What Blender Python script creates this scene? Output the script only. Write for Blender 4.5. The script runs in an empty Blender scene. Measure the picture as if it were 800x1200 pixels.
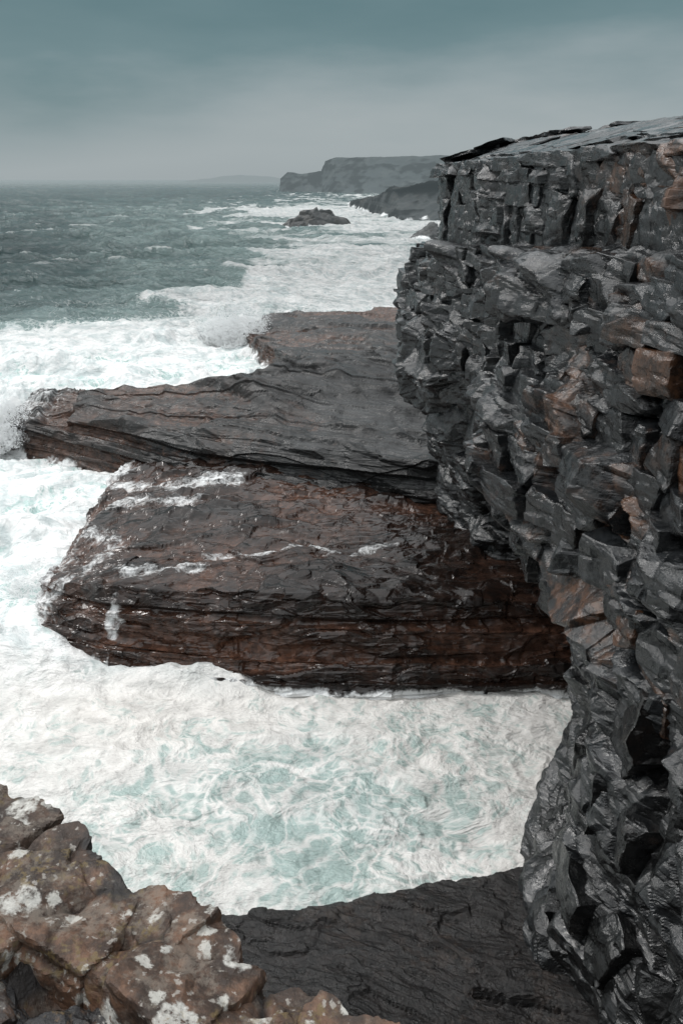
import bpy, math, bmesh, mathutils
import numpy as np
F=np.float32
# ---------------------------------------------------------------- noise
def hu(ix,iy,iz,seed):
    h=(ix.astype(np.uint32)*np.uint32(374761393)+iy.astype(np.uint32)*np.uint32(668265263)
       +iz.astype(np.uint32)*np.uint32(2246822519)+np.uint32((seed*3266489917)&0xffffffff))
    h=(h^(h>>np.uint32(13)))*np.uint32(1274126177)
    h=(h^(h>>np.uint32(15)))*np.uint32(2654435761)
    return h^(h>>np.uint32(16))
def rnd(h,k):
    h=(h^np.uint32((k*2654435761)&0xffffffff))*np.uint32(2246822519)
    h=(h^(h>>np.uint32(13)))*np.uint32(3266489917)
    h=h^(h>>np.uint32(16))
    return (h>>np.uint32(8)).astype(F)/F(16777216)
def vnoise(P,seed):
    I=np.floor(P); f=(P-I).astype(F); I=I.astype(np.int64)
    f=f*f*f*(f*(f*6-15)+10)
    out=0
    for dx in (0,1):
        wx=f[:,0] if dx else 1-f[:,0]
        for dy in (0,1):
            wy=f[:,1] if dy else 1-f[:,1]
            for dz in (0,1):
                wz=f[:,2] if dz else 1-f[:,2]
                h=hu(I[:,0]+dx,I[:,1]+dy,I[:,2]+dz,seed)
                out=out+wx*wy*wz*((h>>np.uint32(8)).astype(F)/F(16777216))
    return out
def fbm(P,seed,oct=4,gain=.5):
    a=1.;s=0;t=0
    for o in range(oct):
        s=s+a*(vnoise(P*(2.03**o)+o*17.3,seed+o)*2-1); t+=a; a*=gain
    return s/t
def warp3(P,L,seed,amp):
    return np.stack([fbm(P/L,seed,3),fbm(P/L,seed+1,3),fbm(P/L,seed+2,3)],1)*amp
def voro(P,seed,cheb=.6):
    P=P.astype(np.float64); I=np.floor(P).astype(np.int64); fr=(P-I).astype(F)
    n=len(P); best=np.full(n,1e9,F); sec=np.full(n,1e9,F)
    hb=np.zeros(n,np.uint32); hs=np.zeros(n,np.uint32)
    V=[np.zeros(n,F) for _ in range(3)]; W=[np.zeros(n,F) for _ in range(3)]
    for dx in (-1,0,1):
        for dy in (-1,0,1):
            for dz in (-1,0,1):
                h=hu(I[:,0]+dx,I[:,1]+dy,I[:,2]+dz,seed)
                v=[fr[:,0]-dx-(.1+.8*(h&np.uint32(1023)).astype(F)/1023),
                   fr[:,1]-dy-(.1+.8*((h>>np.uint32(10))&np.uint32(1023)).astype(F)/1023),
                   fr[:,2]-dz-(.1+.8*((h>>np.uint32(20))&np.uint32(1023)).astype(F)/1023)]
                d=np.sqrt(v[0]*v[0]+v[1]*v[1]+v[2]*v[2])*(1-cheb)+cheb*np.maximum(np.maximum(np.abs(v[0]),np.abs(v[1])),np.abs(v[2]))
                m=d<best; m2=(~m)&(d<sec)
                sec=np.where(m,best,np.where(m2,d,sec))
                hs=np.where(m,hb,np.where(m2,h,hs))
                for i in range(3): W[i]=np.where(m,V[i],np.where(m2,v[i],W[i]))
                best=np.where(m,d,best); hb=np.where(m,h,hb)
                for i in range(3): V[i]=np.where(m,v[i],V[i])
    return hb,V,hs,W,sec-best
def sstep(a,b,x):
    t=np.clip((x-a)/(b-a),0,1); return t*t*(3-2*t)
def facet(P,size,seed,A,T,crack=0,cw=.08,bl=.08,cheb=.6,ids=False):
    h,V,h2,W,e=voro(P/np.array(size),seed,cheb)
    def pl(h,V): return (rnd(h,1)-.5)*A*2+((rnd(h,2)-.5)*V[0]+(rnd(h,3)-.5)*V[1]+(rnd(h,4)-.5)*V[2])*2*T
    wt=.5+.5*sstep(0,bl,e)
    D=pl(h,V)*wt+pl(h2,W)*(1-wt)
    if crack: D=D-crack*(1-sstep(0,cw,e))
    if ids: return D,rnd(h,7)
    return D
def mesa(P,size,seed,A,tilt=.45,slope=1.6,top=.30):
    """union of flat-topped tilted blocks: continuous, planar facets with steep chiselled sides"""
    sz=np.array(size,float); s=float(min(sz)); P=P/sz
    I=np.floor(P).astype(np.int64); fr=(P-I).astype(F)
    best=np.full(len(P),-1e9,F); idn=np.zeros(len(P),F)
    for dx in (-1,0,1):
        for dy in (-1,0,1):
            for dz in (-1,0,1):
                h=hu(I[:,0]+dx,I[:,1]+dy,I[:,2]+dz,seed)
                vx=fr[:,0]-dx-(.1+.8*(h&np.uint32(1023)).astype(F)/1023)
                vy=fr[:,1]-dy-(.1+.8*((h>>np.uint32(10))&np.uint32(1023)).astype(F)/1023)
                vz=fr[:,2]-dz-(.1+.8*((h>>np.uint32(20))&np.uint32(1023)).astype(F)/1023)
                r1,r2,r3,r4,r5=rnd(h,1),rnd(h,2),rnd(h,3),rnd(h,4),rnd(h,5)
                a=(r5-.5)*.9
                ux=vx+a*vy; uy=vy-a*vx; uz=vz+(r3-.5)*.5*vx+(r2-.5)*.3*vy
                li=np.maximum(np.maximum(np.abs(ux)*(.8+.5*r2),np.abs(uy)*(.8+.5*r3)),np.abs(uz)*(.85+.4*r4))
                val=A*(r1-.5)*2+tilt*s*2*((r2-.5)*vx+(r3-.5)*vy+(r4-.5)*vz*1.2)-slope*s*np.maximum(0,li-top)
                m=val>best; best=np.where(m,val,best); idn=np.where(m,rnd(h,7),idn)
    return best,idn
def strata(P,th,seed,dip=(0,0),sharp=.88,wv=.5):
    w=P[:,2]+dip[0]*P[:,0]+dip[1]*P[:,1]+fbm(P/np.array([9,9,40.]),seed+9,2)*wv
    q=w/th+fbm(np.stack([w*0,w*0,w/th*.35],1),seed+3,1)*.7
    i=np.floor(q); f=q-i; z=(i*0).astype(np.int64)
    r=rnd(hu(i.astype(np.int64),z,z,seed),1); r2=rnd(hu((i+1).astype(np.int64),z,z,seed),1)
    return ((r+(r2-r)*sstep(sharp,1,f))-.5)*2
def seg_d(q,pts):
    best=np.full(len(q),1e9)
    for (a,b) in zip(pts[:-1],pts[1:]):
        a=np.array(a,float);b=np.array(b,float);ab=b-a
        t=np.clip(((q[:,:2]-a)@ab)/(ab@ab),0,1)
        d=np.linalg.norm(q[:,:2]-(a+t[:,None]*ab),axis=1); best=np.minimum(best,d)
    return best
# ---------------------------------------------------------------- mesh
def build(name,P,q4,t3,attrs,mat,smooth=False):
    me=bpy.data.meshes.new(name)
    me.vertices.add(len(P)); me.vertices.foreach_set("co",P.astype(F).ravel())
    n4=0 if q4 is None else len(q4); n3=0 if t3 is None else len(t3)
    li=np.concatenate([x.ravel() for x in (q4,t3) if x is not None]).astype(np.int32)
    me.loops.add(len(li)); me.loops.foreach_set("vertex_index",li)
    ls=np.concatenate([np.arange(n4)*4,n4*4+np.arange(n3)*3]).astype(np.int32)
    me.polygons.add(len(ls)); me.polygons.foreach_set("loop_start",ls)
    me.polygons.foreach_set("use_smooth",np.full(len(ls),smooth))
    me.update(calc_edges=True)
    for k_,v in attrs.items():
        at=me.attributes.new(k_,'FLOAT','POINT'); at.data.foreach_set("value",np.asarray(v,F).ravel())
    me.materials.append(mat)
    ob=bpy.data.objects.new(name,me); bpy.context.scene.collection.objects.link(ob)
    return ob
def grid_faces(nr,nc,flip=False,base=0):
    idx=np.arange(nr*nc).reshape(nr,nc)+base
    a=idx[:-1,:-1];b=idx[:-1,1:];c=idx[1:,1:];d=idx[1:,:-1]
    return np.stack([a,b,c,d] if not flip else [a,d,c,b],-1).reshape(-1,4)
def grid_mesh(name,P,nr,nc,attrs,mat,flip=False,smooth=False,extra=None):
    q=grid_faces(nr,nc,flip)
    if extra is None: return build(name,P,q,None,attrs,mat,smooth)
    EP,ET,EA=extra; n0=len(P)
    attrs={k:np.concatenate([v,EA.get(k,np.zeros(len(EP)))]) for k,v in attrs.items()}
    return build(name,np.concatenate([P,EP]),q,ET+n0,attrs,mat,smooth)
def loft(ctrl,nr,nc):
    C=np.array(ctrl,np.float64)
    def res(C,n,ax):
        t=np.concatenate([np.linspace(i,i+1,k,endpoint=False) for i,k in enumerate(n)]+[[len(n)]])
        i=np.clip(t.astype(int),0,len(n)-1); f=t-i
        A=np.take(C,i,ax);B=np.take(C,i+1,ax)
        sh=[1,1,1];sh[ax]=-1; f=f.reshape(sh)
        return A*(1-f)+B*f
    return res(res(C,nr,0),nc,1)
def boxblur(N,k,ax):
    pad=[(0,0)]*3; pad[ax]=(k+1,k); M=np.pad(N,pad,mode='edge'); cs=np.cumsum(M,axis=ax); n=N.shape[ax]
    return (np.take(cs,np.arange(2*k+1,2*k+1+n),ax)-np.take(cs,np.arange(0,n),ax))/(2*k+1)
def normals(G,k=6):
    N=np.cross(np.gradient(G,axis=1),np.gradient(G,axis=0))
    N/= (np.linalg.norm(N,axis=2,keepdims=True)+1e-9)
    for ax in (0,1): N=boxblur(N,k,ax)
    N/= (np.linalg.norm(N,axis=2,keepdims=True)+1e-9)
    return N
R=np.random.default_rng(7)
def make_block(cutn,jit=.10):
    bm=bmesh.new()
    corners=[np.array([sx,sy,sz])*.5 for sx in(-1,1) for sy in(-1,1) for sz in(-1,1)]
    cut=set(R.choice(8,cutn,replace=False)) if cutn else set()
    J=R.uniform(-jit,jit,(8,3))
    for i,c in enumerate(corners):
        c=c+J[i]
        if i in cut:
            for ax in range(3):
                v=c.copy(); v[ax]-=np.sign(c[ax])*R.uniform(.12,.5); bm.verts.new(v)
        else: bm.verts.new(c)
    r=bmesh.ops.convex_hull(bm,input=bm.verts[:])
    dead=[g for g in r['geom_interior'] if isinstance(g,bmesh.types.BMVert)]
    bmesh.ops.delete(bm,geom=dead,context='VERTS')
    bmesh.ops.dissolve_limit(bm,angle_limit=math.radians(9),verts=bm.verts[:],edges=bm.edges[:])
    bmesh.ops.bevel(bm,geom=bm.edges[:],offset=.022,segments=1,affect='EDGES',profile=.5)
    bmesh.ops.triangulate(bm,faces=bm.faces[:])
    for _ in range(4):
        long=[e for e in bm.edges if e.calc_length()>.09]
        if not long: break
        bmesh.ops.subdivide_edges(bm,edges=long,cuts=1); bmesh.ops.triangulate(bm,faces=bm.faces[:])
    bmesh.ops.recalc_face_normals(bm,faces=bm.faces[:])
    bm.verts.index_update()
    V=np.array([v.co[:] for v in bm.verts]); T=np.array([[v.index for v in f.verts] for f in bm.faces])
    bm.free(); return V,T
LIB=[make_block(int(R.integers(2,7))) for _ in range(40)]
SLAB=[make_block(0,.06) for _ in range(8)]
class Blocks:
    def __init__(s): s.P=[];s.T=[];s.b=[];s.c=[];s.n=0
    def add(s,pos,ax,size,brn=0.,cav_shade=0.,rot=(.1,.1,.2),lib=None):
        lib=lib or LIB
        V,T=lib[int(R.integers(len(lib)))]
        M=np.array(mathutils.Euler((R.normal()*rot[0],R.normal()*rot[1],R.normal()*rot[2])).to_matrix())
        fl=np.array([R.choice([-1,1]),R.choice([-1,1]),1.])
        v=(V*fl*np.array(size))@M.T
        Tt=T if fl[0]*fl[1]>0 else T[:,::-1]
        v=v@np.array(ax)+np.array(pos)
        s.P.append(v); s.T.append(Tt+s.n); s.n+=len(v)
        s.b.append(np.full(len(v),brn)); s.c.append(np.full(len(v),cav_shade))
    def get(s):
        P=np.concatenate(s.P)
        # chips and small bedding steps carried across neighbouring blocks
        m,_=mesa(P,(.75,.75,.42),77,.030,.16,1.0,.38)
        st=strata(P,.42,79,(.035,-.05),.84,.2)*.035
        dirv=warp3(P,1.1,71,.08)+warp3(P,.25,75,.014)
        out=np.array([-.9,-.35,0.]); out/=np.linalg.norm(out)
        return P+dirv+out[None]*((m+.05)*.7+st)[:,None],np.concatenate(s.T),{'brn':np.concatenate(s.b),'cav_shade':np.concatenate(s.c)+m*1.5}
# ---------------------------------------------------------------- materials
def nt(mat):
    mat.use_nodes=True; t=mat.node_tree; t.nodes.clear(); return t
class NB:
    def __init__(s,t): s.t=t
    def n(s,typ,**kw):
        x=s.t.nodes.new(typ)
        for k,v in kw.items(): setattr(x,k,v)
        return x
    def l(s,a,b): s.t.links.new(a,b)
    def pos(s,scale=(1,1,1),rot=(0,0,0)):
        if not hasattr(s,'g'): s.g=s.n('ShaderNodeNewGeometry')
        m=s.n('ShaderNodeMapping'); m.inputs['Scale'].default_value=scale; m.inputs['Rotation'].default_value=rot
        s.l(s.g.outputs['Position'],m.inputs['Vector']); return m.outputs['Vector']
    def noise(s,vec,sc,det=4,rough=.55,dist=0):
        x=s.n('ShaderNodeTexNoise'); x.inputs['Scale'].default_value=sc; x.inputs['Detail'].default_value=det
        x.inputs['Roughness'].default_value=rough; x.inputs['Distortion'].default_value=dist
        s.l(vec,x.inputs['Vector']); return x.outputs['Fac']
    def vor(s,vec,sc,feat='F1',out='Distance'):
        x=s.n('ShaderNodeTexVoronoi',feature=feat); x.inputs['Scale'].default_value=sc; s.l(vec,x.inputs['Vector']); return x.outputs[out]
    def mr(s,v,a,b,c=0,d=1,smooth=True):
        x=s.n('ShaderNodeMapRange'); x.interpolation_type='SMOOTHSTEP' if smooth else 'LINEAR'
        s.l(v,x.inputs['Value'])
        for i,k in zip(('From Min','From Max','To Min','To Max'),(a,b,c,d)): x.inputs[i].default_value=k
        return x.outputs['Result']
    def mix(s,f,a,b,mode='MIX'):
        x=s.n('ShaderNodeMix',data_type='RGBA',blend_type=mode)
        s.put(f,x.inputs[0]); s.put(a,x.inputs[6]); s.put(b,x.inputs[7]); return x.outputs[2]
    def mixf(s,f,a,b):
        x=s.n('ShaderNodeMix',data_type='FLOAT'); s.put(f,x.inputs[0]); s.put(a,x.inputs[2]); s.put(b,x.inputs[3]); return x.outputs[0]
    def put(s,v,inp):
        if isinstance(v,(int,float)): inp.default_value=v
        elif isinstance(v,tuple): inp.default_value=(*v,1) if len(v)==3 else v
        else: s.l(v,inp)
    def m(s,op,a,b=0.,c=None):
        x=s.n('ShaderNodeMath',operation=op); s.put(a,x.inputs[0]); s.put(b,x.inputs[1])
        if c is not None: s.put(c,x.inputs[2])
        return x.outputs[0]
    def attr(s,name):
        x=s.n('ShaderNodeAttribute',attribute_name=name); return x.outputs['Fac']
    def bump(s,h,st,dist,nrm=None):
        x=s.n('ShaderNodeBump'); x.inputs['Strength'].default_value=st; x.inputs['Distance'].default_value=dist
        s.l(h,x.inputs['Height'])
        if nrm is not None: s.l(nrm,x.inputs['Normal'])
        return x.outputs['Normal']
    def out(s,sh):
        o=s.n('ShaderNodeOutputMaterial'); s.l(sh,o.inputs['Surface'])
    def bsdf(s,col,rough,nrm=None,spec=.5,em=None):
        b=s.n('ShaderNodeBsdfPrincipled'); s.put(col,b.inputs['Base Color']); s.put(rough,b.inputs['Roughness'])
        s.put(spec,b.inputs['Specular IOR Level'])
        if nrm is not None: s.l(nrm,b.inputs['Normal'])
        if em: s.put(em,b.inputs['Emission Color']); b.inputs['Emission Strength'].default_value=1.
        return b.outputs[0]
def rock_mat(name,dark,mid,brown,b0=.45,b1=.62,sc=1.,rlo=.28,rhi=.6,bs=.6,strata_z=5,foam=False,lichen=False,spec=.5,brn=False,haze_glow=None,chip=0.,wettop=False):
    mt=bpy.data.materials.new(name); N=NB(nt(mt))
    p=N.pos(); pz=N.pos((.6*sc,.6*sc,strata_z*sc),(.05,.03,0))
    big=N.noise(p,.22*sc,4,.6,.4); fine=N.noise(p,2.4*sc,8,.68); st=N.noise(pz,1.,5,.65)
    v=N.m('ADD',N.m('MULTIPLY',fine,.6),N.m('MULTIPLY',st,.4))
    base=N.mix(N.mr(v,.38,.64),dark,mid)
    bb=N.m('ADD',N.m('MULTIPLY',big,.6),N.m('MULTIPLY',fine,.4))
    if brn: bb=N.m('ADD',bb,N.attr('brn'))
    bm=N.mr(bb,b0,b1)
    brv=N.mix(N.mr(fine,.38,.64),tuple(c*.3 for c in brown),brown)
    base=N.mix(bm,base,brv)
    cav_shade=N.attr('cav_shade')
    base=N.mix(N.mr(cav_shade,-.6,.15,.90,0),base,(.003,.003,.003))  # crevice and recess shade painted near black into the rock colour
    rough=N.mr(N.noise(p,1.3*sc,5,.65),.38,.62,rlo,rhi)
    up=None
    if wettop:
        sx=N.n('ShaderNodeSeparateXYZ'); N.l(N.g.outputs['Normal'],sx.inputs[0])
        up=N.m('MULTIPLY',N.mr(sx.outputs['Z'],.75,.95),N.mr(N.noise(p,.7,5,.6),.40,.56))
        rough=N.mixf(up,rough,.10)
    if lichen:
        nn=N.n('ShaderNodeTexNoise'); nn.inputs['Scale'].default_value=11; nn.inputs['Detail'].default_value=6; nn.inputs['Roughness'].default_value=.7
        N.l(p,nn.inputs['Vector'])
        sc2=N.n('ShaderNodeVectorMath',operation='SCALE'); N.l(nn.outputs['Color'],sc2.inputs[0]); sc2.inputs['Scale'].default_value=.11
        ds=N.n('ShaderNodeVectorMath',operation='ADD'); N.l(p,ds.inputs[0]); N.l(sc2.outputs[0],ds.inputs[1]); dv=ds.outputs[0]
        f1=N.noise(p,30,7,.7); f2=N.noise(p,9,8,.75)
        def vc(s_,thr,r0,r1):
            x=N.n('ShaderNodeTexVoronoi'); x.inputs['Scale'].default_value=s_; N.l(dv,x.inputs['Vector'])
            sp=N.n('ShaderNodeSeparateColor'); N.l(x.outputs['Color'],sp.inputs[0])
            return N.m('MULTIPLY',N.mr(x.outputs['Distance'],r1,r0),N.m('GREATER_THAN',sp.outputs[0],thr))
        base=N.mix(N.m('MULTIPLY',N.mr(f2,.44,.62),.65),base,(.022,.015,.0115))
        grey=N.m('MULTIPLY',N.mr(N.noise(p,5.2,8,.75),.49,.57),N.mr(f1,.38,.50))
        base=N.mix(N.m('MULTIPLY',grey,.45),base,(.18,.155,.13))
        l1=N.m('MULTIPLY',vc(5.6,.60,.27,.36),N.mr(f1,.36,.46))
        base=N.mix(l1,base,N.mix(N.mr(f1,.4,.66),(.24,.23,.21),(.50,.49,.46)))
        l2=N.m('MULTIPLY',vc(12,.64,.25,.36),N.mr(f1,.34,.46))
        base=N.mix(N.m('MULTIPLY',l2,.9),base,(.38,.37,.34))
        l4=vc(38,.74,.24,.40)
        base=N.mix(N.m('MULTIPLY',l4,.7),base,(.28,.26,.235))
        l3=N.m('MULTIPLY',N.mr(f1,.50,.58),N.mr(N.noise(p,3.7,4,.6),.53,.62))
        base=N.mix(N.m('MULTIPLY',l3,.7),base,(.12,.085,.035))
        base=N.mix(N.m('MULTIPLY',N.mr(N.noise(p,2.,5,.6),.54,.61),.88),base,(.014,.013,.013))
        wet=N.m('MULTIPLY',N.attr('wet'),N.mr(f1,.66,.52))
        base=N.mix(wet,base,(.010,.010,.011)); rough=N.mixf(wet,rough,.25)
        base=N.mix(N.mr(cav_shade,-.06,-.02,.93,0),base,(.006,.005,.005))  # shade in cracks painted into the outcrop colour
    if foam:
        fo=N.attr('foam'); fn=N.noise(N.pos((1,1,.5)),2.2,7,.75,.6)
        ff=N.mr(N.m('ADD',fo,N.m('MULTIPLY',fn,1.4)),1.02,1.5)
        base=N.mix(ff,base,(.66,.67,.67)); rough=N.m('MAXIMUM',rough,N.m('MULTIPLY',ff,.8))
    h=N.m('ADD',N.noise(p,5*sc,8,.68),N.m('MULTIPLY',N.noise(pz,1.6,6,.7),.9))
    if chip:
        h=N.m('ADD',h,N.m('MULTIPLY',N.vor(N.pos((1,1,1.9),(.15,.1,.1)),2.8),chip))
    if up is not None: h=N.m('MULTIPLY',h,N.m('SUBTRACT',1.,N.m('MULTIPLY',up,.8)))
    nr=N.bump(h,bs,.12/sc)
    N.out(N.bsdf(base,rough,nr,spec,haze_glow)); return mt  # emission, where given, paints distance mist on the rock as a faint glow
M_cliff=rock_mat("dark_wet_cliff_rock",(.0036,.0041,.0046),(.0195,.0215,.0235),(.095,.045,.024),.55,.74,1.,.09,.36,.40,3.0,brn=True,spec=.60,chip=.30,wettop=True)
M_shelf=rock_mat("brown_shelf_rock",(.030,.015,.010),(.112,.057,.039),(.138,.066,.042),.42,.6,1.,.12,.40,.13,4,foam=True,brn=True,spec=.32,wettop=True)
M_slab=rock_mat("grey_slab_rock",(.010,.0105,.011),(.042,.043,.043),(.078,.041,.028),.54,.66,.8,.22,.5,.45,5,foam=True,brn=True,spec=.38)
M_ledge=rock_mat("black_wet_ledge_rock",(.003,.0025,.0025),(.0165,.0135,.0125),(.026,.018,.014),.5,.62,1.2,.22,.5,.7,9,foam=True,spec=.4)
M_near=rock_mat("lichen_rock",(.022,.0140,.0105),(.095,.060,.043),(.135,.072,.044),.42,.58,4.,.45,.75,.5,1.2,lichen=True,spec=.35)
M_head=rock_mat("headland_rock_mist_glow",(.031,.036,.037),(.040,.045,.046),(.040,.044,.044),.45,.6,.02,.9,.95,.03,3,spec=.0,haze_glow=(.108,.130,.137))  # distance mist painted in: flat pale colours plus a faint glow
M_head2=rock_mat("headland_rock_haze_glow",(.028,.030,.031),(.046,.048,.048),(.046,.044,.041),.45,.6,.09,.8,.9,.15,3,spec=.03,foam=True,haze_glow=(.052,.064,.068))  # mist painted in as a weaker self-glow
M_islet=rock_mat("dark_islet_rock",(.02,.021,.022),(.045,.045,.045),(.045,.04,.036),.5,.6,.3,.5,.7,.6,3,foam=True,haze_glow=(.012,.016,.017))  # slight distance mist painted in as glow
# ---------------------------------------------------------------- sea material
def sea_mat():
    mt=bpy.data.materials.new("sea_water"); N=NB(nt(mt)); p=N.pos()
    fo=N.attr('foam'); milk_crestlight=N.attr('milk_crestlight'); far=N.attr('haze_tint'); lod=N.attr('lod'); warm=N.attr('warm')
    w=N.n('ShaderNodeTexNoise'); w.inputs['Scale'].default_value=.20; w.inputs['Detail'].default_value=3.5; w.inputs['Roughness'].default_value=.52; N.l(p,w.inputs['Vector'])
    s2=N.n('ShaderNodeVectorMath',operation='SCALE'); N.l(w.outputs['Color'],s2.inputs[0]); s2.inputs['Scale'].default_value=12.
    ad=N.n('ShaderNodeVectorMath',operation='ADD'); N.l(p,ad.inputs[0]); N.l(s2.outputs[0],ad.inputs[1]); wp=ad.outputs[0]
    v1=N.vor(wp,.55,'DISTANCE_TO_EDGE'); v2=N.vor(wp,1.5,'DISTANCE_TO_EDGE')
    fb=N.noise(wp,.75,7,.60); fbig=N.noise(p,.10,6,.65)
    cells=N.m('ADD',N.m('MULTIPLY',N.mr(v1,0,.30),.46),N.m('MULTIPLY',N.mr(v2,0,.28),.34))
    cells=N.mixf(lod,cells,N.m('MULTIPLY',N.noise(N.pos((.6,1,1)),.22,4,.6),.9))
    lace=N.m('ADD',cells,N.m('MULTIPLY',fb,.45)); lace=N.m('ADD',lace,N.m('MULTIPLY',fbig,.40))
    d=N.m('SUBTRACT',N.m('MULTIPLY',fo,1.55),lace)
    ff=N.mixf(warm,N.mr(d,-.20,.36),N.mr(d,-.42,.42))
    wcol=N.mix(milk_crestlight,(.018,.052,.054),N.mix(warm,(.35,.47,.45),(.33,.40,.375)))
    wcol=N.mix(far,wcol,(.105,.135,.14))  # distance mist painted into the far water colour
    fc=N.mix(N.mr(N.noise(wp,.40,7,.66),.35,.60),(.46,.51,.51),(.73,.73,.72))  # darker foam tone painted in as shade on the surf
    fc=N.mix(warm,fc,N.mix(N.mr(fb,.35,.60),(.48,.46,.435),(.635,.61,.58)))
    col=N.mix(ff,wcol,fc)
    rough=N.m('ADD',N.m('MULTIPLY',ff,.6),.16); rough=N.m('ADD',rough,N.m('MULTIPLY',far,.3))
    h=N.noise(N.pos((1,1.7,1),(0,0,.3)),.35,7,.60,.4)
    nr=N.bump(h,.8,1.1)
    nr=N.bump(fb,.35,.20,nr)
    hf=N.noise(N.pos((1,2.4,1),(0,0,.3)),.11,8,.7,.3)
    nr=N.bump(N.m('MULTIPLY',hf,lod),1.,7.,nr)
    N.out(N.bsdf(col,rough,nr,.5)); return mt
M_sea=sea_mat()
def tag(ob,label,cat,struct=True,group=None):
    ob["label"]=label; ob["category"]=cat
    if struct: ob["kind"]="structure"
    if group: ob["group"]=group
H=22.
# --- sea
nY,nX=1450,800
yy=np.concatenate([np.linspace(2,14,20,endpoint=False),14*np.exp(np.linspace(0,1,nY)*math.log(16000/14.))])
nY=len(yy)
k=np.concatenate([np.linspace(-5,-.6,50,endpoint=False),np.linspace(-.6,.45,nX-100),np.linspace(.45,5,51)[1:]])
nX=len(k)
Y,X=np.meshgrid(yy,k,indexing='ij'); X=X*(Y+4.)
Xf,Yf=X.ravel(),Y.ravel(); O=Xf*0
S3=lambda a,b:np.stack([a,b,O],1)
edge=np.interp(Yf,[0,114,121,134,160,190,230,330,590,1000,2000],[-900,-900,-58,-42,-35,-24,-30,-42,-100,-95,-20])
wob=fbm(S3(Xf/16,Yf/30),11,5,.6)
rr_=(Xf-edge)/(Yf*.045)+wob*4.
reg=np.where(Yf<108,1,sstep(-1.6,2.0,rr_)); reg2=np.where(Yf<108,1,sstep(-6.5,1.2,rr_))
band=fbm(S3((Xf+.25*Yf)/60,Yf/26),21,5,.55)*.5+.5
streak=fbm(S3((Xf+.3*Yf)/45,(Yf-.15*Xf)/9),25,5,.6)
pool=sstep(34,30.5,Yf)
left=sstep(122,100,Yf)*(1-pool)
gb=lambda c,w_,wb:np.exp(-((Yf-c-wob*wb)/w_)**2)
b2=gb(178,34,22)+gb(255,36,22)*.7+gb(380,50,40)*.7+gb(620,110,80)*1.
foam=reg*np.clip(.36+band*.42+b2*.40+streak*.42,0,1.05)
foam=np.maximum(foam,reg2*.46*sstep(900,150,Yf))
foam=np.where(Yf<128,np.maximum(foam,reg*(.90+.25*wob)),foam)
turb=fbm(S3(Xf/7,Yf/5),12,5,.6)
foam=foam*(1-left)+left*(.77+.50*turb)  # shade for the flat-lit churn painted in through turb as aqua patches
pn=fbm(S3(Xf/3.0+wob*.6,Yf/1.5),31,5,.6)
pq=fbm(S3(Xf/9,Yf/6),35,3)
foam=foam*(1-pool)+pool*(.56+.36*pn+.34*pq+.18*sstep(27.5,31,Yf)+.15*sstep(-4,-14,Xf))
ca,sa=math.cos(.30),math.sin(.30)
U=Xf*ca+Yf*sa; V=-Xf*sa+Yf*ca
def ridg(u,v,lu,lv,seed):
    n=vnoise(S3(u/lu,v/lv),seed); n2=vnoise(np.stack([u/lu*2.1,v/lv*2.1,u*0+5],1),seed+1)
    return (1-np.abs(2*n-1))**1.7*.7+(1-np.abs(2*n2-1))**1.5*.35
w1=ridg(U+wob*8,V+wob*6,60,20,41); w2=ridg(U+wob*3,V+wob*4,20,7.5,51); w3=ridg(U,V+wob*2,7,3.2,61)
openm=np.clip(sstep(100,135,Yf),0,1)
ff_=sstep(1200,300,Yf)
hgt=openm*(w1*3.8+w2*2.4+w3*.8*ff_-2.6)*(1-.35*reg)
cr_=w1*.6+w2*.5+w3*.15+fbm(S3(Xf/40,Yf/60),77,3)*.35
crest=sstep(.90,1.2,cr_)
foam=np.maximum(foam,openm*crest*.62*(1-sstep(400,1200,Yf)))
foam=np.maximum(foam,openm*(.22+.26*sstep(.35,.8,band))*sstep(600,120,Yf))
wl=ridg(U+turb*4,V+turb*3,13,6,71)
hl=left*(fbm(S3(Xf/9,Yf/6),81,6,.55)*1.6+w3*.6+wl*1.9-.8)
foam=foam+left*(wl-.5)*.40
hp=pool*(ridg(Xf+pn*1.5+pq*2,Yf+pn*1.2+pq*2,3.6,1.5,91)*.24+fbm(S3(Xf,Yf),95,3,.5)*.08-.2)
hs=reg*openm*fbm(S3(Xf/10,Yf/7),99,5,.6)*1.2*sstep(900,400,Yf)
hgt=(hgt+hl+hp+hs)
XY=S3(Xf,Yf); XY[:,0]+=wob*3; XY[:,1]+=turb*2.5
for pts,hh,ww,fw in [([(-27,111),(-17,117),(-12,127)],2.3,2.6,1.15),([(-38,60),(-34,68),(-33,78)],1.8,2.2,1.15),([(-34,150),(-15,158),(8,172)],1.3,5.5,.85),
                  ([(-24,192),(-5,200),(20,206)],1.4,5.,.95),([(-60,100),(-40,94),(-26,92)],2.0,3.5,1.15),([(-26,44),(-20,47),(-17,52)],1.0,1.8,1.15),([(-48,84),(-36,80),(-30,80)],1.6,2.5,1.15)]:
    gg=np.exp(-(seg_d(XY,pts)/ww)**2)
    hgt=hgt+gg*hh*(1+.6*turb); foam=np.maximum(foam,gg*(fw+.2*turb))
hgt=hgt*(1-sstep(2500,6000,Yf))
P=np.stack([Xf,Yf,hgt],1)
milk_crestlight=np.clip(reg2*(.28+.36*band)*sstep(1300,300,Yf)+left*.75+openm*(w1*.5+w2*.35-.42)*.36,0,1)  # milky water; wave terms also paint translucent light into the crests
milk_crestlight=np.maximum(milk_crestlight*(1-pool),pool*np.clip(.90+.3*pq,0,1))
haze_tint=sstep(300,5000,Yf)**.8*.9  # amount of painted mist, rising with distance
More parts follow.
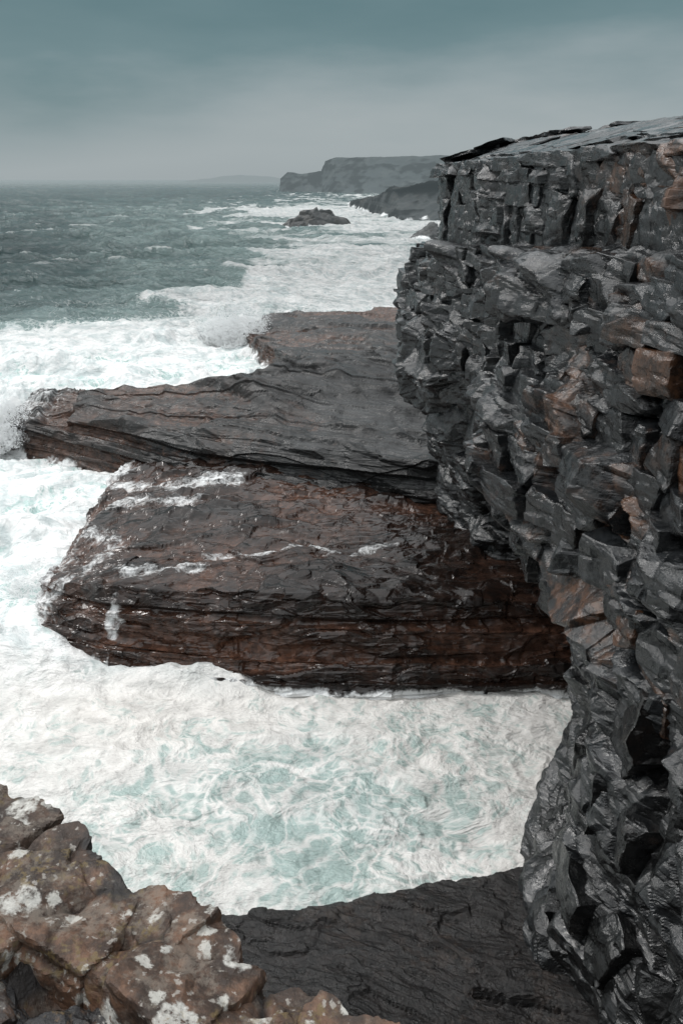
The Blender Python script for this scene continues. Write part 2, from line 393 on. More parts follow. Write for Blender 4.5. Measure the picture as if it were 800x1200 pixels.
sea=grid_mesh("sea",P,nY,nX,{'foam':foam,'milk_crestlight':milk_crestlight,'haze_tint':haze_tint,'lod':sstep(70,220,Yf),'warm':pool*np.clip(.75+.5*pq,0,1)},M_sea,smooth=True)
tag(sea,"stormy teal sea with white surf and lacy foam","sea")

def rock(name,ctrl,nr,nc,mat,disp,flip,foamf=None,smooth=False,k=6,extra=None,gb_=0):
    G=loft(ctrl,nr,nc); r,c,_=G.shape
    if gb_:
        for ax in (0,1): G=boxblur(G,gb_,ax)
    Nn=normals(G,k)
    if flip: Nn=-Nn
    p=G.reshape(-1,3); n=Nn.reshape(-1,3)
    R_=disp(p,n); ex={}
    if isinstance(R_,tuple): D,ex=R_
    else: D=R_
    q=p+n*D[:,None]
    at={'cav_shade':ex.pop('cav_shade',D-np.mean(D)),'foam':(foamf(q,n) if foamf is not None else D*0)}
    at.update(ex)
    return grid_mesh(name,q,r,c,at,mat,flip=flip,smooth=smooth,extra=extra)
# --- main cliff : x per level  [-1.5,3,7.5,10,12,14.5,zl-2.3,zl-2.0,zl,zl+.25]
def CX(y,*xs): return [(x,y) for x in xs]
cols=[
 ("A",24.,19.,(30,62),CX(62,*[32]*10),(32,57),(40,52),(70,40)),
 ("B",23.4,19.,(14,53),CX(53,*[15]*10),(14.5,48.5),(20,44),(60,35)),
 ("C",22.9,18.6,(6.9,48),CX(48,8,7.5,6.5,6,5.5,4.8,5,4.8,5.2,6.7),(8.5,45.5),(16,42),(60,32)),
 ("D",22.7,18.6,(5.2,45),CX(45,6.8,6.2,5.4,5.4,4.0,3.1,3.7,3.5,4.2,5.3),(7.8,43.5),(15,40),(60,30)),
 ("E",22.7,19.1,(6.1,38.5),CX(38.5,8.3,7.7,6.8,6.5,5.2,4.1,4.8,4.5,5.1,6.1),(9,38),(17,36),(60,28)),
 ("F",22.8,19.5,(7.1,33),CX(33,15,14.9,14.2,11.6,8.4,6.2,6.3,5.8,6.3,7.1),(10,33),(18,32),(60,26)),
 ("G",22.9,19.9,(8.0,27),CX(27,10.8,10.3,8.6,6.3,4.9,5.2,6.7,6.1,6.9,7.9),(11,27),(19,27),(60,24)),
 ("H",22.9,20.2,(8.6,22),CX(22,6.7,8.1,8.0,7.3,6.4,6.6,7.8,7.2,8.0,8.5),(11.5,22),(20,22),(60,20)),
 ("I",22.9,20.4,(9.0,17),CX(17,5.9,6.0,7.2,7.7,7.5,7.7,8.3,7.9,8.3,8.9),(12,17),(21,16),(60,14)),
 ("J",22.7,20.4,(9.5,12),CX(12,6.9,7.2,8.0,8.3,8.4,8.6,8.8,8.6,8.9,9.4),(12.5,12),(21,9),(60,5)),
 ("K",22.0,19.8,(8.8,6),CX(6,*[8.3]*9,8.8),(11,4),(19,-1),(50,-15)),
 ("L",21.2,19,(6,2.4),CX(2.6,*[6]*10),(7.5,0),(12,-7),(30,-30)),
 ("M",20.5,18.5,(2.5,.4),CX(.5,*[2.5]*10),(3,-1.5),(5,-9),(10,-35)),
 ("N",19.3,17.5,(.3,.4),CX(.4,*[.3]*10),(.3,-.5),(0,-9),(0,-35)),
 ("O",19.0,17.5,(-1.5,.8),CX(.8,*[-1.5]*10),(-1.5,-.5),(-3,-9),(-5,-35)),
 ("P",19.1,17.5,(-5,2.2),CX(2.2,*[-5]*10),(-5,0),(-7,-9),(-10,-35)),
 ("Q",19.3,17.5,(-16,4),CX(4,*[-16]*10),(-15,1),(-17,-9),(-30,-35)),
]
ctrl=[]
for li in range(10):
    row=[]
    for (nm,tz,zl,txy,xs,t1,t2,t3) in cols:
        z=[-1.5,3,7.5,10,12,14.5,zl-2.3,zl-2.0,zl,zl+.25][li]
        if nm in "LMNOPQ" and 3<=li<=5: z=[10,11.5,13][li-3]
        row.append((xs[li][0],xs[li][1],z))
    ctrl.append(row)
g=lambda c,a:0.0 if c[0] in "LMNOPQ" else a
ctrl.append([(c[3][0],c[3][1],c[1]) for c in cols])
ctrl.append([(c[5][0],c[5][1],c[1]+g(c,.75)) for c in cols])
ctrl.append([(c[6][0],c[6][1],c[1]+g(c,1.9)) for c in cols])
ctrl.append([(c[7][0],c[7][1],c[1]+g(c,3.)) for c in cols])
CC=np.array(ctrl,float)
def wall_pt(ci,z):
    def at(c):
        i=int(min(max(c,0),CC.shape[1]-1.001)); f=c-i
        col=CC[:11,i]*(1-f)+CC[:11,i+1]*f
        return np.array([np.interp(z,col[:,2],col[:,0]),np.interp(z,col[:,2],col[:,1]),z])
    p=at(ci); t=at(ci+.12)-at(ci-.12); t[2]=0; t/=np.linalg.norm(t)+1e-9
    return p,t,np.array([t[1],-t[0],0.])
ci_all=np.arange(len(cols))
zl_of=lambda ci:float(np.interp(ci,ci_all,[c[2] for c in cols]))
tz_of=lambda ci:float(np.interp(ci,ci_all,[c[1] for c in cols]))
B=Blocks()
for _ in range(110):
    ci=R.uniform(1.6,9.6); f=.28+R.random()**1.2*1.3
    i=int(ci); fr=ci-i
    a=CC[10,i]*(1-fr)+CC[10,i+1]*fr; b=CC[11,i]*(1-fr)+CC[11,i+1]*fr; c2=CC[12,i]*(1-fr)+CC[12,i+1]*fr
    pos=a+(b-a)*f if f<1 else b+(c2-b)*(f-1)
    t=CC[10,i+1]-CC[10,i]; t[2]=0; t/=np.linalg.norm(t)
    up=(b-a); up/=np.linalg.norm(up); zax=np.cross(t,up); zax=zax if zax[2]>0 else -zax
    B.add(pos+np.array([0,0,R.uniform(-.07,.02)]),(t,up,zax),(R.uniform(1.4,4.2),R.uniform(1.,2.6),R.uniform(.14,.24)),-.1 if R.random()<.85 else .06,.15,(.003,.003,.18),SLAB)
def rust(p,r_,z):
    wz=(.22+.98*math.exp(-((max(p[1],18)-18)/7)**2))*(1 if z>9 else .12)
    return (.22 if r_>.72 else .09 if r_>.45 else -.05)*wz-.02
def bed(zf0,zf1,wm,wM,prot,skip,rot,c0=1.6,c1=9.9,dark=0.):
    ci=c0; L=[np.linalg.norm((CC[8,i+1]-CC[8,i])[:2])+1e-6 for i in range(CC.shape[1]-1)]
    while ci<c1:
        w_=R.uniform(wm,wM); l=L[int(ci)]; mid=ci+w_/l*.5
        if R.random()>skip:
            z0,z1=zf0(mid),zf1(mid); zc=(z0+z1)/2
            p,t,n=wall_pt(mid,min(zc,tz_of(mid)-.1)); d=R.uniform(1.2,1.8)
            c=p+n*(prot[0]+abs(R.normal())*prot[1]-d*.5); c[2]=zc
            B.add(c,(t,n,(0,0,1)),(w_*1.10,d,(z1-z0)*R.uniform(.98,1.15)),rust(p,R.random(),zc),R.uniform(-.25,.10)-dark,rot)
        ci+=w_/l*R.uniform(.98,1.10)
zt=lambda f:(lambda c:zl_of(c)+(tz_of(c)-zl_of(c))*f)
bed(zt(.86),zt(1.0),1.2,3.2,(.22,.08),.05,(.010,.015,.05))
bed(zt(.50),zt(.88),.8,2.2,(.08,.10),.08,(.012,.02,.06))
bed(zt(-.03),zt(.54),.7,1.8,(.08,.14),.10,(.02,.03,.09))
zr=lambda d:(lambda c:zl_of(c)+d)
for a,b in [(-.7,-.0),(-1.5,-.65),(-2.1,-1.5),(-3.2,-2.1),(-3.9,-3.2),(-5.1,-3.9),(-5.9,-5.1),(-7.1,-5.9),(-8.2,-7.1),(-9.4,-8.2),(-10.6,-9.4)]:
    bed(zr(a),zr(b),.8,2.4,(.02,.20),.18 if a>-6.5 else .38,(.05,.07,.17))
for k_ in range(7):
    z0=.2+k_*1.4
    bed((lambda c,z0=z0:z0),(lambda c,z0=z0:z0+1.6),1.2,3.0,(-.12,.18),.5,(.12,.16,.22),5.,9.9,.45)  # lower wall blocks get extra painted shade
nr=[70,90,62,50,55,65,12,52,20,80,60,50,25]
nc=[15,45,60,100,140,150,170,160,120,60,25,20,20,15,15,10]
def cliff_disp(p,n):
    side=1-np.clip(n[:,2],0,1); side=sstep(.15,.7,side)
    wp_=warp3(p,3.2,201,.22)
    pw=p+wp_; pw[:,2]+=.035*p[:,0]-.05*p[:,1]
    camd=sstep(2.,7.,np.hypot(p[:,0],p[:,1]))
    zlp=np.interp(p[:,1],[12,17,22,27,33,38.5,45,48],[20.4,20.4,20.2,19.9,19.5,19.1,18.6,18.6])
    tb=sstep(-.1,.25,p[:,2]-zlp)
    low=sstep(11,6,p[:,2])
    D=fbm(p/np.array([6,6,5.]),204,2)*.45
    a1,i1=mesa(pw,(2.9,2.9,2.0),210,.46,.40,1.7,.35)
    a2,i2=mesa(pw,(1.9,1.9,3.8),214,.22,.12,2.0,.38)
    b1,j1=mesa(pw+.3,(1.6,1.6,1.0),211,.17,.42,1.4,.36)
    pl=pw.copy(); pl[:,2]=pw[:,2]*.8-pw[:,1]*.6; pl[:,1]=pw[:,1]*.8+pw[:,2]*.6
    b3,j3=mesa(pl,(1.8,2.4,.8),231,.12,.30,1.4,.36)
    c1,k1=mesa(p+wp_*.6,(.70,.70,.40),212,.045,.34,1.1,.36)
    st=strata(pw,1.9,220,(0,0),.93,.3)*.36*(1-tb)*(1-.6*low)+strata(pw,.55,222,(0,0),.88,.3)*.10*(1-.6*low)
    D=D+(a1+.35)*(1-tb)*(.95-.3*low)+(a2+.15)*tb*.8+((b1+.12)*(1-low)+(b3+.1)*low)*(.95-.3*tb)+(c1+.03)*.6+st
    top,_=mesa(pw,(3.4,2.4,14),215,.06,.0,.7,.42)
    t2,_=mesa(pw,(1.3,.9,14),216,.02,.0,.5,.42)
    top=top+t2+fbm(p,217,4)*.03
    D=D*side+top*(1-side)+fbm(p*3,218,3)*.01
    cavv=(a1*(1-tb)+a2*tb)*.55+b1*1.2+c1*2.+.32-low*.62  # shadow in crevices and at the cliff foot, painted through the colour
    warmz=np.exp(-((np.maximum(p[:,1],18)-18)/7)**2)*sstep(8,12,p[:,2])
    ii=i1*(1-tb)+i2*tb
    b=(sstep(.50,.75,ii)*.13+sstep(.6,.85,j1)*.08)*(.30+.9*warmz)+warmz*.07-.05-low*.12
    return D*camd,{'brn':b*side-(1-side)*.06,'cav_shade':cavv*side+(1-side)*.15}
BP,BT,BA=B.get(); BA['foam']=BP[:,0]*0
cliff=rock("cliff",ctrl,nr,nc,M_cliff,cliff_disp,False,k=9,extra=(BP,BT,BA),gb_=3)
tag(cliff,"tall dark overhanging sea cliff of wet blocky layered rock","cliff")

# --- brown shelf
def shelf_disp(p,n):
    side=sstep(.12,.5,1-np.clip(n[:,2],0,1))
    pw=p+warp3(p,4.,301,.7)
    D=fbm(p/np.array([8,5,4.]),304,3)*(.07+.30*side)
    ms,_=mesa(pw,(2.6,1.4,1.0),312,.14,.25,1.2,.33)
    D=D+(facet(pw,(4.2,1.9,.8),310,.12,.18,.03,.05)+facet(pw,(1.3,.8,.4),311,.05,.10))*(.06+.94*side)+(ms+.1)*.5*side
    D=D+side*(strata(p,.85,320,(-.03,0),.88,.7)*.28+strata(p,.27,321,(-.03,0),.8)*.07)
    D=D+fbm(p*np.array([.8,1.6,3]),305,5,.55)*(.02+.03*side)
    return D,{'brn':.14*(1-side)-.04,'cav_shade':D*.8-.36*side+.16*(1-side)}  # front face shade painted into the colour, top left clear
base=[(-18.6,39.0),(-15.9,35.4),(-11.6,32.9),(-7.3,31.9),(-2.8,31.2),(2,30.9),(6.3,30.9),(10.3,30.9),(15,31)]
top=[-1.2,2.4,3.4,3.7,3.8,3.7,3.6,3.6,3.8]
ctrl=[]
for f,dy in [(-.3,-.3),(.0,0),(.35,.4),(.37,.8),(.72,1.1),(.75,1.6),(1.,2.1)]:
    ctrl.append([(x,y+dy,(t*f if f>0 else (-1.5 if f<0 else -.1)) if t>0 else -1.5) for (x,y),t in zip(base,top)])
ctrl.append([(x,(y+44.)/2+1,(t*1.0 if t>0 else -1.5)) for i,((x,y),t) in enumerate(zip(base,top))])
ctrl.append([(x-(.4 if i<=1 else 0),52,(t*.95 if t>0 else -1.5)) for i,((x,y),t) in enumerate(zip(base,top))])
ctrl.append([(x-(1. if i<=1 else 0),60,(t*.8 if t>0 else -1.5)) for i,((x,y),t) in enumerate(zip(base,top))])
wn=[[(-15.8,36.6),(-12.5,37.4),(-10.5,36.2),(-7.6,36.8)],[(-7,38),(-4.5,38),(-2,39.0),(-1,38.4),(.3,37.6),(1.2,38.2),(3,39)],[(-17,45),(-14,47.5),(-9.5,46)],[(-14.6,43),(-12.7,40),(-13.5,37)],[(-11.2,34.4),(-11.5,32)],[(-16,52),(-11,49),(-7,50)]]
def shelf_foam(q,n):
    wx=fbm(q/1.5,330,4,.6)
    f=np.zeros(len(q))
    for l,w_,s_ in zip(wn,(.6,.28,1.0,.8,.28,1.2),(.54,.50,.52,.5,.60,.56)):
        f=np.maximum(f,(1-sstep(0,w_*2,seg_d(q,l)+wx*.9))*s_)
    f=np.maximum(f,sstep(.55,-.1,q[:,2]+wx*.5)*.8)
    f=np.maximum(f,sstep(-13.8,-17.2,q[:,0]+wx*3.4)*.62)
    return f
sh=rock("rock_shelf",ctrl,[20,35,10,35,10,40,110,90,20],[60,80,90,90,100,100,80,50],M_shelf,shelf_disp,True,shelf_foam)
tag(sh,"flat brown wave-washed rock shelf with a stepped front","rock shelf")
# --- grey slabs behind
cx=[-34.5,-30,-22,-16,-10,-5.7,0,5.2,11,18]
fy=[69,66,61,57,53,50.5,48.5,45.5,44,43]
fz=[-1.5,-.4,0.3,1.2,3.0,3.2,3.2,3.2,3.3,3.3]
ty=[71,68,62.5,59,55.5,52.5,50,46.8,45,44]
tz=[-1.5,2.0,3.9,4.7,5.2,5.5,5.6,5.6,5.7,5.7]
by=[78,78,72,69,66,67,70,73,74,74]
bz=[-1.5,2.3,4.4,5.4,6.2,7.3,7.8,8.0,8.1,8.1]
ctrl=[[(x,y-1,min(z,0)-1) for x,y,z in zip(cx,fy,fz)],
      [(x,y,z) for x,y,z in zip(cx,fy,fz)],
      [(x,y+(b-y)*.45,z+(t-z)*.55) for x,y,z,b,t in zip(cx,fy,fz,ty,tz)],
      [(x,y,z) for x,y,z in zip(cx,ty,tz)],
      [(x,(y+b)/2,z*.6+bb*.4 if z>0 else -1.5) for x,y,z,b,bb in zip(cx,ty,tz,by,bz)],
      [(x,b,bb) for x,b,bb in zip(cx,by,bz)],
      [(x,b+2,bb*.5 if bb>0 else -1.5) for x,b,bb in zip(cx,by,bz)],
      [(x,b+5,-1.5) for x,b,bb in zip(cx,by,bz)]]
def slab_disp(p,n):
    side=sstep(.1,.5,1-np.clip(n[:,2],0,1))
    pw=p+warp3(p,9.,401,.6)
    q=pw.copy(); q[:,1]+=.5*p[:,0]
    def sawf(th,sd):
        s_=(q[:,1]+fbm(p/14,sd,2)*1.8)/th; fr_=s_-np.floor(s_)
        amp=.25+.75*vnoise(np.stack([np.floor(s_)*1.7,p[:,0]/7,p[:,1]*0],1),sd+2)
        return (fr_-.5)*sstep(1,.92,fr_)*amp
    saw=sawf(4.9,407)*1.15+sawf(1.9,417)*.38
    ms,_=mesa(q,(3.8,2.4,1.4),412,.14,.16,1.2,.38)
    D=fbm(p/np.array([12,7,5.]),404,3)*.30+saw*(1-side*.7)+(ms+.1)*(.5+.3*side)
    D=D+facet(q,(10,2.4,1.6),410,.14,.18,.03,.04,.06)+facet(q,(2.6,.9,.8),411,.035,.07)
    D=D+side*(strata(p,1.0,420,(-.04,.0))*.40+strata(p,.35,421,(-.04,0),.8)*.10)
    D=D+fbm(q*np.array([.3,2.2,3]),405,5,.6)*.07
    return D,{'brn':side*.17*sstep(6,-8,p[:,0])+sstep(-10,-24,p[:,0])*.12-.06,'cav_shade':D-.30*side}  # steep slab faces darkened with painted shade
def back_disp(p,n):
    D,e=slab_disp(p,n); return D*.9,{'brn':D*.1+.13,'cav_shade':D*1.3-.1}
def wl_foam(q,n):
    wx=fbm(q/2,430,5,.6)
    return np.maximum(sstep(1.1,-.2,q[:,2]+wx*1.2)*.8, sstep(-23,-31,q[:,0]+wx*6)*.52)
sl=rock("rock_shelf",ctrl,[8,35,35,100,100,20,10],[30,70,60,75,75,90,90,60,40],M_slab,slab_disp,True,wl_foam)
tag(sl,"tilted grey slab ledge rising above the brown rock shelf","rock shelf")
# --- back ledge
cx=[-16,-13.5,-9.5,-5,0,5,10,18]
fy=[118,112,98,86,80,77,75,74]; by=[122,121.5,121,121,120,120,119,118]
hz=[-1.5,2.2,3.0,3.6,4.1,4.5,4.6,4.6]
ctrl=[[(x,y-2,-1.5) for x,y in zip(cx,fy)],[(x,y,h*.6 if h>0 else -1.5) for x,y,h in zip(cx,fy,hz)],[(x,y+1.5,h) for x,y,h in zip(cx,fy,hz)],
      [(x,(y+b)/2,h*.80 if h>0 else -1.5) for x,y,b,h in zip(cx,fy,by,hz)],[(x,b,h*1.05 if h>0 else -1.5) for x,b,h in zip(cx,by,hz)],[(x,b+3,-1.5) for x,b in zip(cx,by)]]
bl=rock("rock_shelf",ctrl,[10,15,70,70,15],[30,50,50,50,50,50,40],M_slab,back_disp,True,lambda q,n:sstep(1.9,-.1,q[:,2]+fbm(q/2,431,5,.6)*2.)*.8)
tag(bl,"low brown ledge running into the surf","rock shelf")
# --- dark ledge in the cove
cx=[-16,-9,-3.5,.6,2.8,6.1,10]
fy=[17,17.6,18.3,18.8,19.5,20,20.5]
ctrl=[[(x,y+.5,-1.2) for x,y in zip(cx,fy)],[(x,y,.1) for x,y in zip(cx,fy)],[(x,y-.5,1.0) for x,y in zip(cx,fy)],
      [(x,13.5,1.9) for x,y in zip(cx,fy)],[(x,8.5,3.6) for x,y in zip(cx,fy)],[(x,2,7) for x,y in zip(cx,fy)]]
def ledge_disp(p,n):
    pw=p+warp3(p,3.,501,.6)
    q=pw.copy(); q[:,1]+=.3*p[:,0]
    return fbm(p/np.array([5,3,3.]),504,4)*.35+facet(q,(3.5,.9,.6),510,.11,.16,.04,.06)+facet(q,(1.,.4,.3),511,.04,.07)+fbm(q*np.array([.7,4,3]),505,4,.6)*.06
le=rock("rock_shelf",ctrl,[10,20,100,90,20],[40,80,90,70,70,60],M_ledge,ledge_disp,False,lambda q,n:sstep(.6,-.1,q[:,2]+fbm(q*1.5,431,5,.6)*.8)*.75)
tag(le,"black wet ledge at the foot of the cliff","rock shelf")
# --- lichen outcrop close by
def star_block(c,hs,yaw,tilt,seed,nu=230,nv=130,cuts=3,p_=200):
    r=np.random.default_rng(seed)
    th=np.linspace(0,math.pi,nv); ph=np.linspace(0,2*math.pi,nu)
    T_,Ph=np.meshgrid(th,ph,indexing='ij')
    d=np.stack([np.sin(T_)*np.cos(Ph),np.sin(T_)*np.sin(Ph),np.cos(T_)],-1).reshape(-1,3)
    pl=[]
    for ax in range(3):
        for s_ in (-1,1):
            n=np.zeros(3); n[ax]=s_; n=n+r.uniform(-.26,.26,3)*(.35 if ax==2 else 1); n/=np.linalg.norm(n); pl.append((n,r.uniform(.94,1.06)))
    for _ in range(cuts):
        n=r.normal(size=3); n[2]=abs(n[2])*.55; n/=np.linalg.norm(n); pl.append((n,r.uniform(1.0,1.2)))
    acc=0
    for n,h in pl: acc=acc+np.maximum(d@n/h,0)**p_
    q=d*(acc**(-1/p_))[:,None]*np.array(hs)
    M=np.array(mathutils.Euler((0,0,yaw)).to_matrix()); T2=np.array(mathutils.Euler((tilt[0],tilt[1],0)).to_matrix())
    q=(q@M.T)@T2.T+np.array(c)
    nrm=((d/np.array(hs))@M.T)@T2.T; nrm/=np.linalg.norm(nrm,axis=1,keepdims=True)
    ms,_=mesa(q+warp3(q,.3,seed+5,.012),(.22,.19,.16),seed+7,.014,.16,1.2,.42)
    m2,_=mesa(q+warp3(q,.3,seed+5,.01),(.08,.08,.06),seed+8,.004,.20,.9,.34)
    D=fbm(q*4,seed,4,.55)*.003+fbm(q*17,seed+3,5,.6)*.0035+ms*.85+m2*.6
    q=q+nrm*D[:,None]
    return q,grid_faces(nv,nu,True),D+.012
YW=-.62
bl_=[(-1.44,2.10,19.57,.30,.22,.34,.05),(-1.10,1.96,19.565,.20,.20,.34,-.1),(-.86,1.83,19.565,.18,.17,.33,.1),(-.66,1.70,19.565,.17,.15,.33,-.12),
     (-.44,1.58,19.565,.16,.16,.33,.1),(-.23,1.45,19.56,.16,.15,.33,-.05),(-.01,1.33,19.555,.17,.15,.33,.12),(.22,1.16,19.51,.20,.16,.33,0),
     (-1.22,1.66,19.56,.24,.20,.33,.1),(-.72,1.40,19.51,.20,.17,.32,-.1),(-.40,1.24,19.51,.20,.16,.32,.1),(-1.6,1.72,19.60,.25,.22,.32,0),
     (-.96,1.44,19.52,.24,.20,.32,.05),(-1.88,2.38,19.58,.30,.26,.34,.1),(-2.35,2.62,19.58,.34,.28,.34,0),(-1.98,1.95,19.62,.32,.28,.34,-.1),
     (-2.9,2.7,19.6,.40,.33,.36,.2),(.5,1.0,19.5,.27,.22,.33,0.),(-.1,1.0,19.5,.24,.22,.33,.1),(-.6,1.05,19.5,.28,.24,.33,.1),(-1.4,1.2,19.55,.30,.28,.33,.1),(-2.4,2.05,19.6,.36,.34,.33,.1)]
Ps=[];Qs=[];Ds=[];Ws=[];n0=0
for i,(x,y,z,a,b,c,yw) in enumerate(bl_):
    fr=i<13
    q,fc_,D=star_block((x,y,z),(a*1.15,b*1.17,c),YW+yw,(-.13+.04*math.sin(i*2.3),.07+.04*math.sin(i*1.7)),900+i*13,230 if fr else 90,130 if fr else 60)
    Ps.append(q);Qs.append(fc_+n0);Ds.append(D);n0+=len(q); Ws.append(np.full(len(q),.97 if i in (12,9) else .7 if i==8 else 0.))
ed=[(-3.2,2.9),(-2.0,2.50),(-1.24,2.04),(-.80,1.74),(-.53,1.60),(-.2,1.36),(.05,1.2),(.4,1.0),(1.2,.7)]
C2=[[(x,y-.2,17.2) for x,y in ed],[(x,y-.05,19.3) for x,y in ed],[(x,y-.06,19.75) for x,y in ed],[(x-.1,y-.7,19.82) for x,y in ed],[(x-.2,y-3,19.9) for x,y in ed]]
G=loft(C2,[30,40,120,60],[20,50,60,60,50,50,50,40]); r_,c_,_=G.shape; Nn=normals(G,6).reshape(-1,3); p=G.reshape(-1,3)
ms,_=mesa(p+warp3(p,.4,601,.08),(.22,.20,.2),611,.04,.4,1.2,.25)
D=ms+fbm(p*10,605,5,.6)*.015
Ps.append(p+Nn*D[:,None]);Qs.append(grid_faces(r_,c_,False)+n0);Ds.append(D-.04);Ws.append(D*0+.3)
no=build("rock_outcrop",np.concatenate(Ps),np.concatenate(Qs),None,{'cav_shade':np.concatenate(Ds),'wet':np.concatenate(Ws)},M_near)
tag(no,"cracked brown clifftop outcrop crusted with pale lichen","rock",struct=False)
# --- headlands
def big_disp(s,seed,z=.6,a=1.):
    def f(p,n):
        side=1-np.clip(n[:,2],0,1)
        pw=p+warp3(p,s*2,seed+1,s*.5)
        return a*(fbm(p/(s*2),seed+2,4)*s*.4*(.3+.7*side)+side*(facet(pw,(s,s,s*z),seed,.08*s,.16*s,0,.1,.3)+strata(p,s*.3,seed+7,(0,0))*s*.08))
    return f
def headland(name,px,py,tz,mat,s,seed,depth,nc,slope=.35,foamf=None,a=1.):
    ctrl=[[(x,y-s*.3,-3) for x,y in zip(px,py)],[(x,y,.5 if t>0 else -3) for x,y,t in zip(px,py,tz)],
          [(x,y+t*slope,t*.55 if t>0 else -3) for x,y,t in zip(px,py,tz)],
          [(x,y+t*slope*1.8,t if t>0 else -3) for x,y,t in zip(px,py,tz)],
          [(x,y+depth*.4,t*1.02 if t>0 else -3) for x,y,t in zip(px,py,tz)],
          [(x,y+depth,-3 if t<0 else t*.8) for x,y,t in zip(px,py,tz)],
          [(x,y+depth*1.05,-3) for x,y,t in zip(px,py,tz)]]
    return rock(name,ctrl,[6,25,25,20,15,6],[nc]*(len(px)-1),mat,big_disp(s,seed,a=a),True,foamf,smooth=True)
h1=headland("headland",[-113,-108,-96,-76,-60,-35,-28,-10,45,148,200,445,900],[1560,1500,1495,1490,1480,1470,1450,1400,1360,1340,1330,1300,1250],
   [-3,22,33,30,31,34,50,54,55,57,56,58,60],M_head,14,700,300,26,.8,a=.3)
tag(h1,"long flat-topped headland with sea mist painted into its colour","headland")
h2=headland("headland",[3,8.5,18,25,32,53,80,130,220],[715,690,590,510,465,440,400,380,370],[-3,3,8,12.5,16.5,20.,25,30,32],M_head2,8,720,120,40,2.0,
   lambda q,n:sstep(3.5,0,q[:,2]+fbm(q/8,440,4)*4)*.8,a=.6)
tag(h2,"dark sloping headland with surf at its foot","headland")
def islet(name,xc,yc,wid,dep,hh,seed,mat,s=6,lab="",kind=False,cat="sea rock",amp=1.):
    nu,nv=110,110
    u=np.linspace(-1,1,nu);v=np.linspace(-1,1,nv); U,V=np.meshgrid(u,v)
    r=np.sqrt(U**2+V**2)
    p=np.stack([U*wid+xc,V*dep+yc,0*U],-1).reshape(-1,3)
    z=(1-r.ravel()**2.4)*hh*(.75+.5*fbm(p/np.array([wid*.45,dep,1]),seed,3))
    p[:,2]=np.maximum(z,-2)
    D=(facet(p,(s,s,s*.4),seed+2,.10*s,.2*s)+fbm(p/s*2,seed+5,4)*.1*s)*amp
    p[:,2]+=D*(r.ravel()<1.02)
    ob=grid_mesh(name,p,nv,nu,{'cav_shade':D,'foam':sstep(2.,.2,p[:,2]+fbm(p/3,seed+8,3)*2)*.8},mat)
    tag(ob,lab,cat,struct=kind); return ob
islet("sea_rock",-11,402,19,8,8.,800,M_islet,6,"low dark rock islet ringed by breaking surf")
islet("sea_rock",36.,334,10,7,6.5,820,M_islet,4,"small dark skerry awash beside the headland")
M_faint=bpy.data.materials.new("faint_land_mist_glow"); NN=NB(nt(M_faint)); NN.out(NN.bsdf(NN.mix(NN.noise(NN.pos(),.01),(.02,.024,.025),(.023,.027,.028)),1.,None,0.,(.25,.288,.298)))  # pale glow painted on the land stands in for mist
islet("hill",-720,6200,420,500,52,740,M_faint,60,"faint distant coast with mist painted in as a glow",True,"hill",0.)
# --- spray
M_spray=bpy.data.materials.new("white_spray"); NN=NB(nt(M_spray)); NN.out(NN.bsdf((.74,.75,.75),.9,None,.1))
tet=np.array([[1,1,1],[-1,-1,1],[-1,1,-1],[1,-1,-1]])*.6; tf=np.array([[0,1,2],[0,3,1],[0,2,3],[1,3,2]])
def spray(cen,rad,hh,n,size,lab):
    r=np.random.default_rng(int(abs(cen[0]*100)))
    a=r.uniform(0,2*math.pi,n); rr=r.random(n)**.7
    hgt_=r.exponential(.28,n)*hh*(1-rr*.6)
    x=cen[0]+np.cos(a)*rr*rad[0]; y=cen[1]+np.sin(a)*rr*rad[1]; z=cen[2]+hgt_
    pp=np.stack([x,y,z],1); pp+=warp3(pp,1.2,int(rad[0]*10),.9)
    s_=size*r.uniform(.35,1.,n)**1.5*np.exp(-hgt_/hh*.6)
    P=(pp[:,None,:]+tet[None]*s_[:,None,None]).reshape(-1,3); T=(tf[None]+4*np.arange(n)[:,None,None]).reshape(-1,3)
    ob=build("sea_spray",P,None,T,{},M_spray); ob["label"]=lab; ob["category"]="sea spray"; ob["kind"]="stuff"
spray((-30.,66,.8),(3.2,4.5,0),8,50000,.075,"white spray bursting at the tip of the grey slabs")
spray((-15.,115,.6),(5.5,5,0),6.5,45000,.12,"white spray bursting over the low brown ledge")
spray((-17.5,41,.2),(1.6,6,0),2.2,22000,.045,"low white spray along the brown shelf edge")
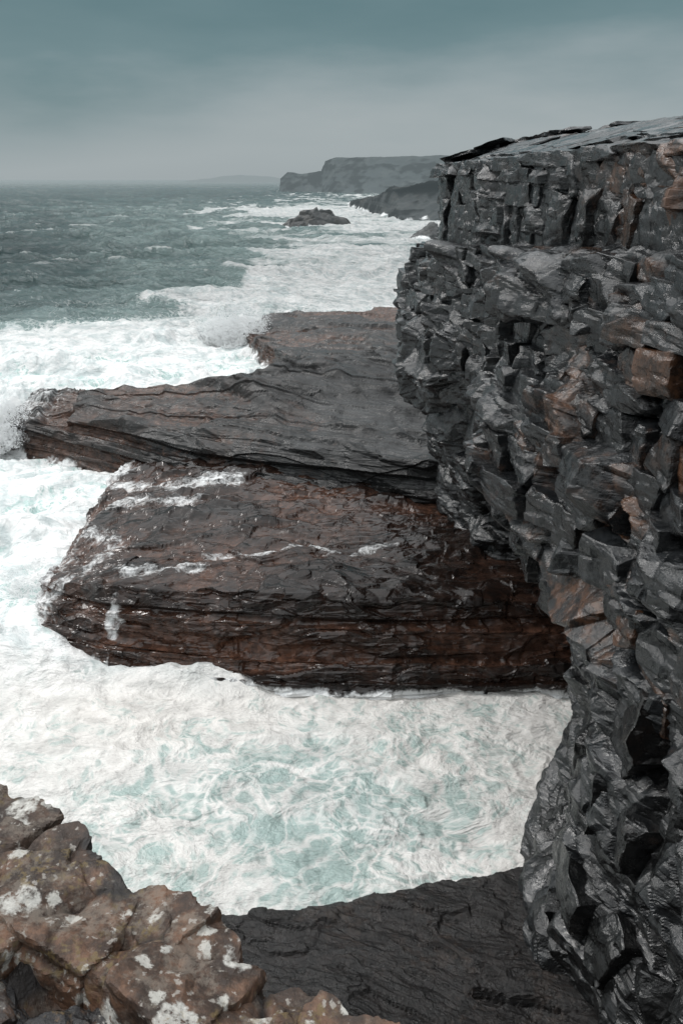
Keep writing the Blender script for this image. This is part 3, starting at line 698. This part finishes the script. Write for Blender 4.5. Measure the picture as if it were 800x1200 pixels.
# ---------------------------------------------------------------- world + light
sc=bpy.context.scene
w=bpy.data.worlds.new("World"); sc.world=w; w.use_nodes=True; t=w.node_tree; t.nodes.clear(); N=NB(t)
el,az=math.radians(48),math.radians(-60)
sky=N.n('ShaderNodeTexSky'); sky.sky_type='NISHITA'; sky.sun_disc=False; sky.sun_elevation=el; sky.sun_rotation=az; sky.dust_density=4
tc=N.n('ShaderNodeTexCoord'); sx=N.n('ShaderNodeSeparateXYZ'); N.l(tc.outputs['Generated'],sx.inputs[0])
nz=N.n('ShaderNodeTexNoise'); nz.inputs['Scale'].default_value=2.6; nz.inputs['Detail'].default_value=6; nz.inputs['Roughness'].default_value=.5
mp=N.n('ShaderNodeMapping'); mp.inputs['Scale'].default_value=(1,1,4.); N.l(tc.outputs['Generated'],mp.inputs[0]); N.l(mp.outputs[0],nz.inputs['Vector'])
zz=N.m('ADD',sx.outputs['Z'],N.m('MULTIPLY',N.m('SUBTRACT',nz.outputs['Fac'],.5),N.m('MULTIPLY',N.mr(sx.outputs['Z'],0,.10,.1,1),.24)))
zz=N.m('SUBTRACT',zz,N.m('MULTIPLY',sx.outputs['X'],.06))
cr=N.n('ShaderNodeValToRGB'); N.l(zz,cr.inputs[0]); e=cr.color_ramp.elements
e[0].position=0.;e[0].color=(.36,.405,.42,1); e[1].position=1.;e[1].color=(2.3,2.37,2.4,1)
for ps,c in [(.03,(.38,.43,.445)),(.08,(.295,.362,.382)),(.14,(.16,.248,.270)),(.20,(.118,.205,.226)),(.30,(.30,.36,.37)),(.5,(1.5,1.55,1.58))]:
    x=e.new(ps); x.color=(*c,1)
b1=N.n('ShaderNodeBackground'); N.l(cr.outputs[0],b1.inputs[0]); b1.inputs[1].default_value=1.
b2_=N.n('ShaderNodeBackground'); N.l(sky.outputs[0],b2_.inputs[0]); b2_.inputs[1].default_value=.08
ms=N.n('ShaderNodeMixShader'); ms.inputs[0].default_value=.06; N.l(b1.outputs[0],ms.inputs[1]); N.l(b2_.outputs[0],ms.inputs[2])
o=N.n('ShaderNodeOutputWorld'); N.l(ms.outputs[0],o.inputs[0])
sd=bpy.data.lights.new("sun","SUN"); sd.energy=1.5; sd.angle=math.radians(12); sd.color=(1,.97,.94)
so=bpy.data.objects.new("sun",sd); sc.collection.objects.link(so)
dirv=mathutils.Vector((-.70,.30,.85)).normalized()
so.rotation_euler=dirv.to_track_quat('Z','Y').to_euler()
# camera
cd=bpy.data.cameras.new("camera"); cam=bpy.data.objects.new("camera",cd); sc.collection.objects.link(cam)
cd.sensor_fit='VERTICAL'; cd.sensor_height=36; cd.lens=28; cd.clip_end=30000; cd.clip_start=.05
cam.location=(0,0,H); cam.rotation_euler=(math.radians(90-22.7),0,0); sc.camera=cam
sc.view_settings.view_transform='Standard'; sc.view_settings.look='None'; sc.view_settings.exposure=0
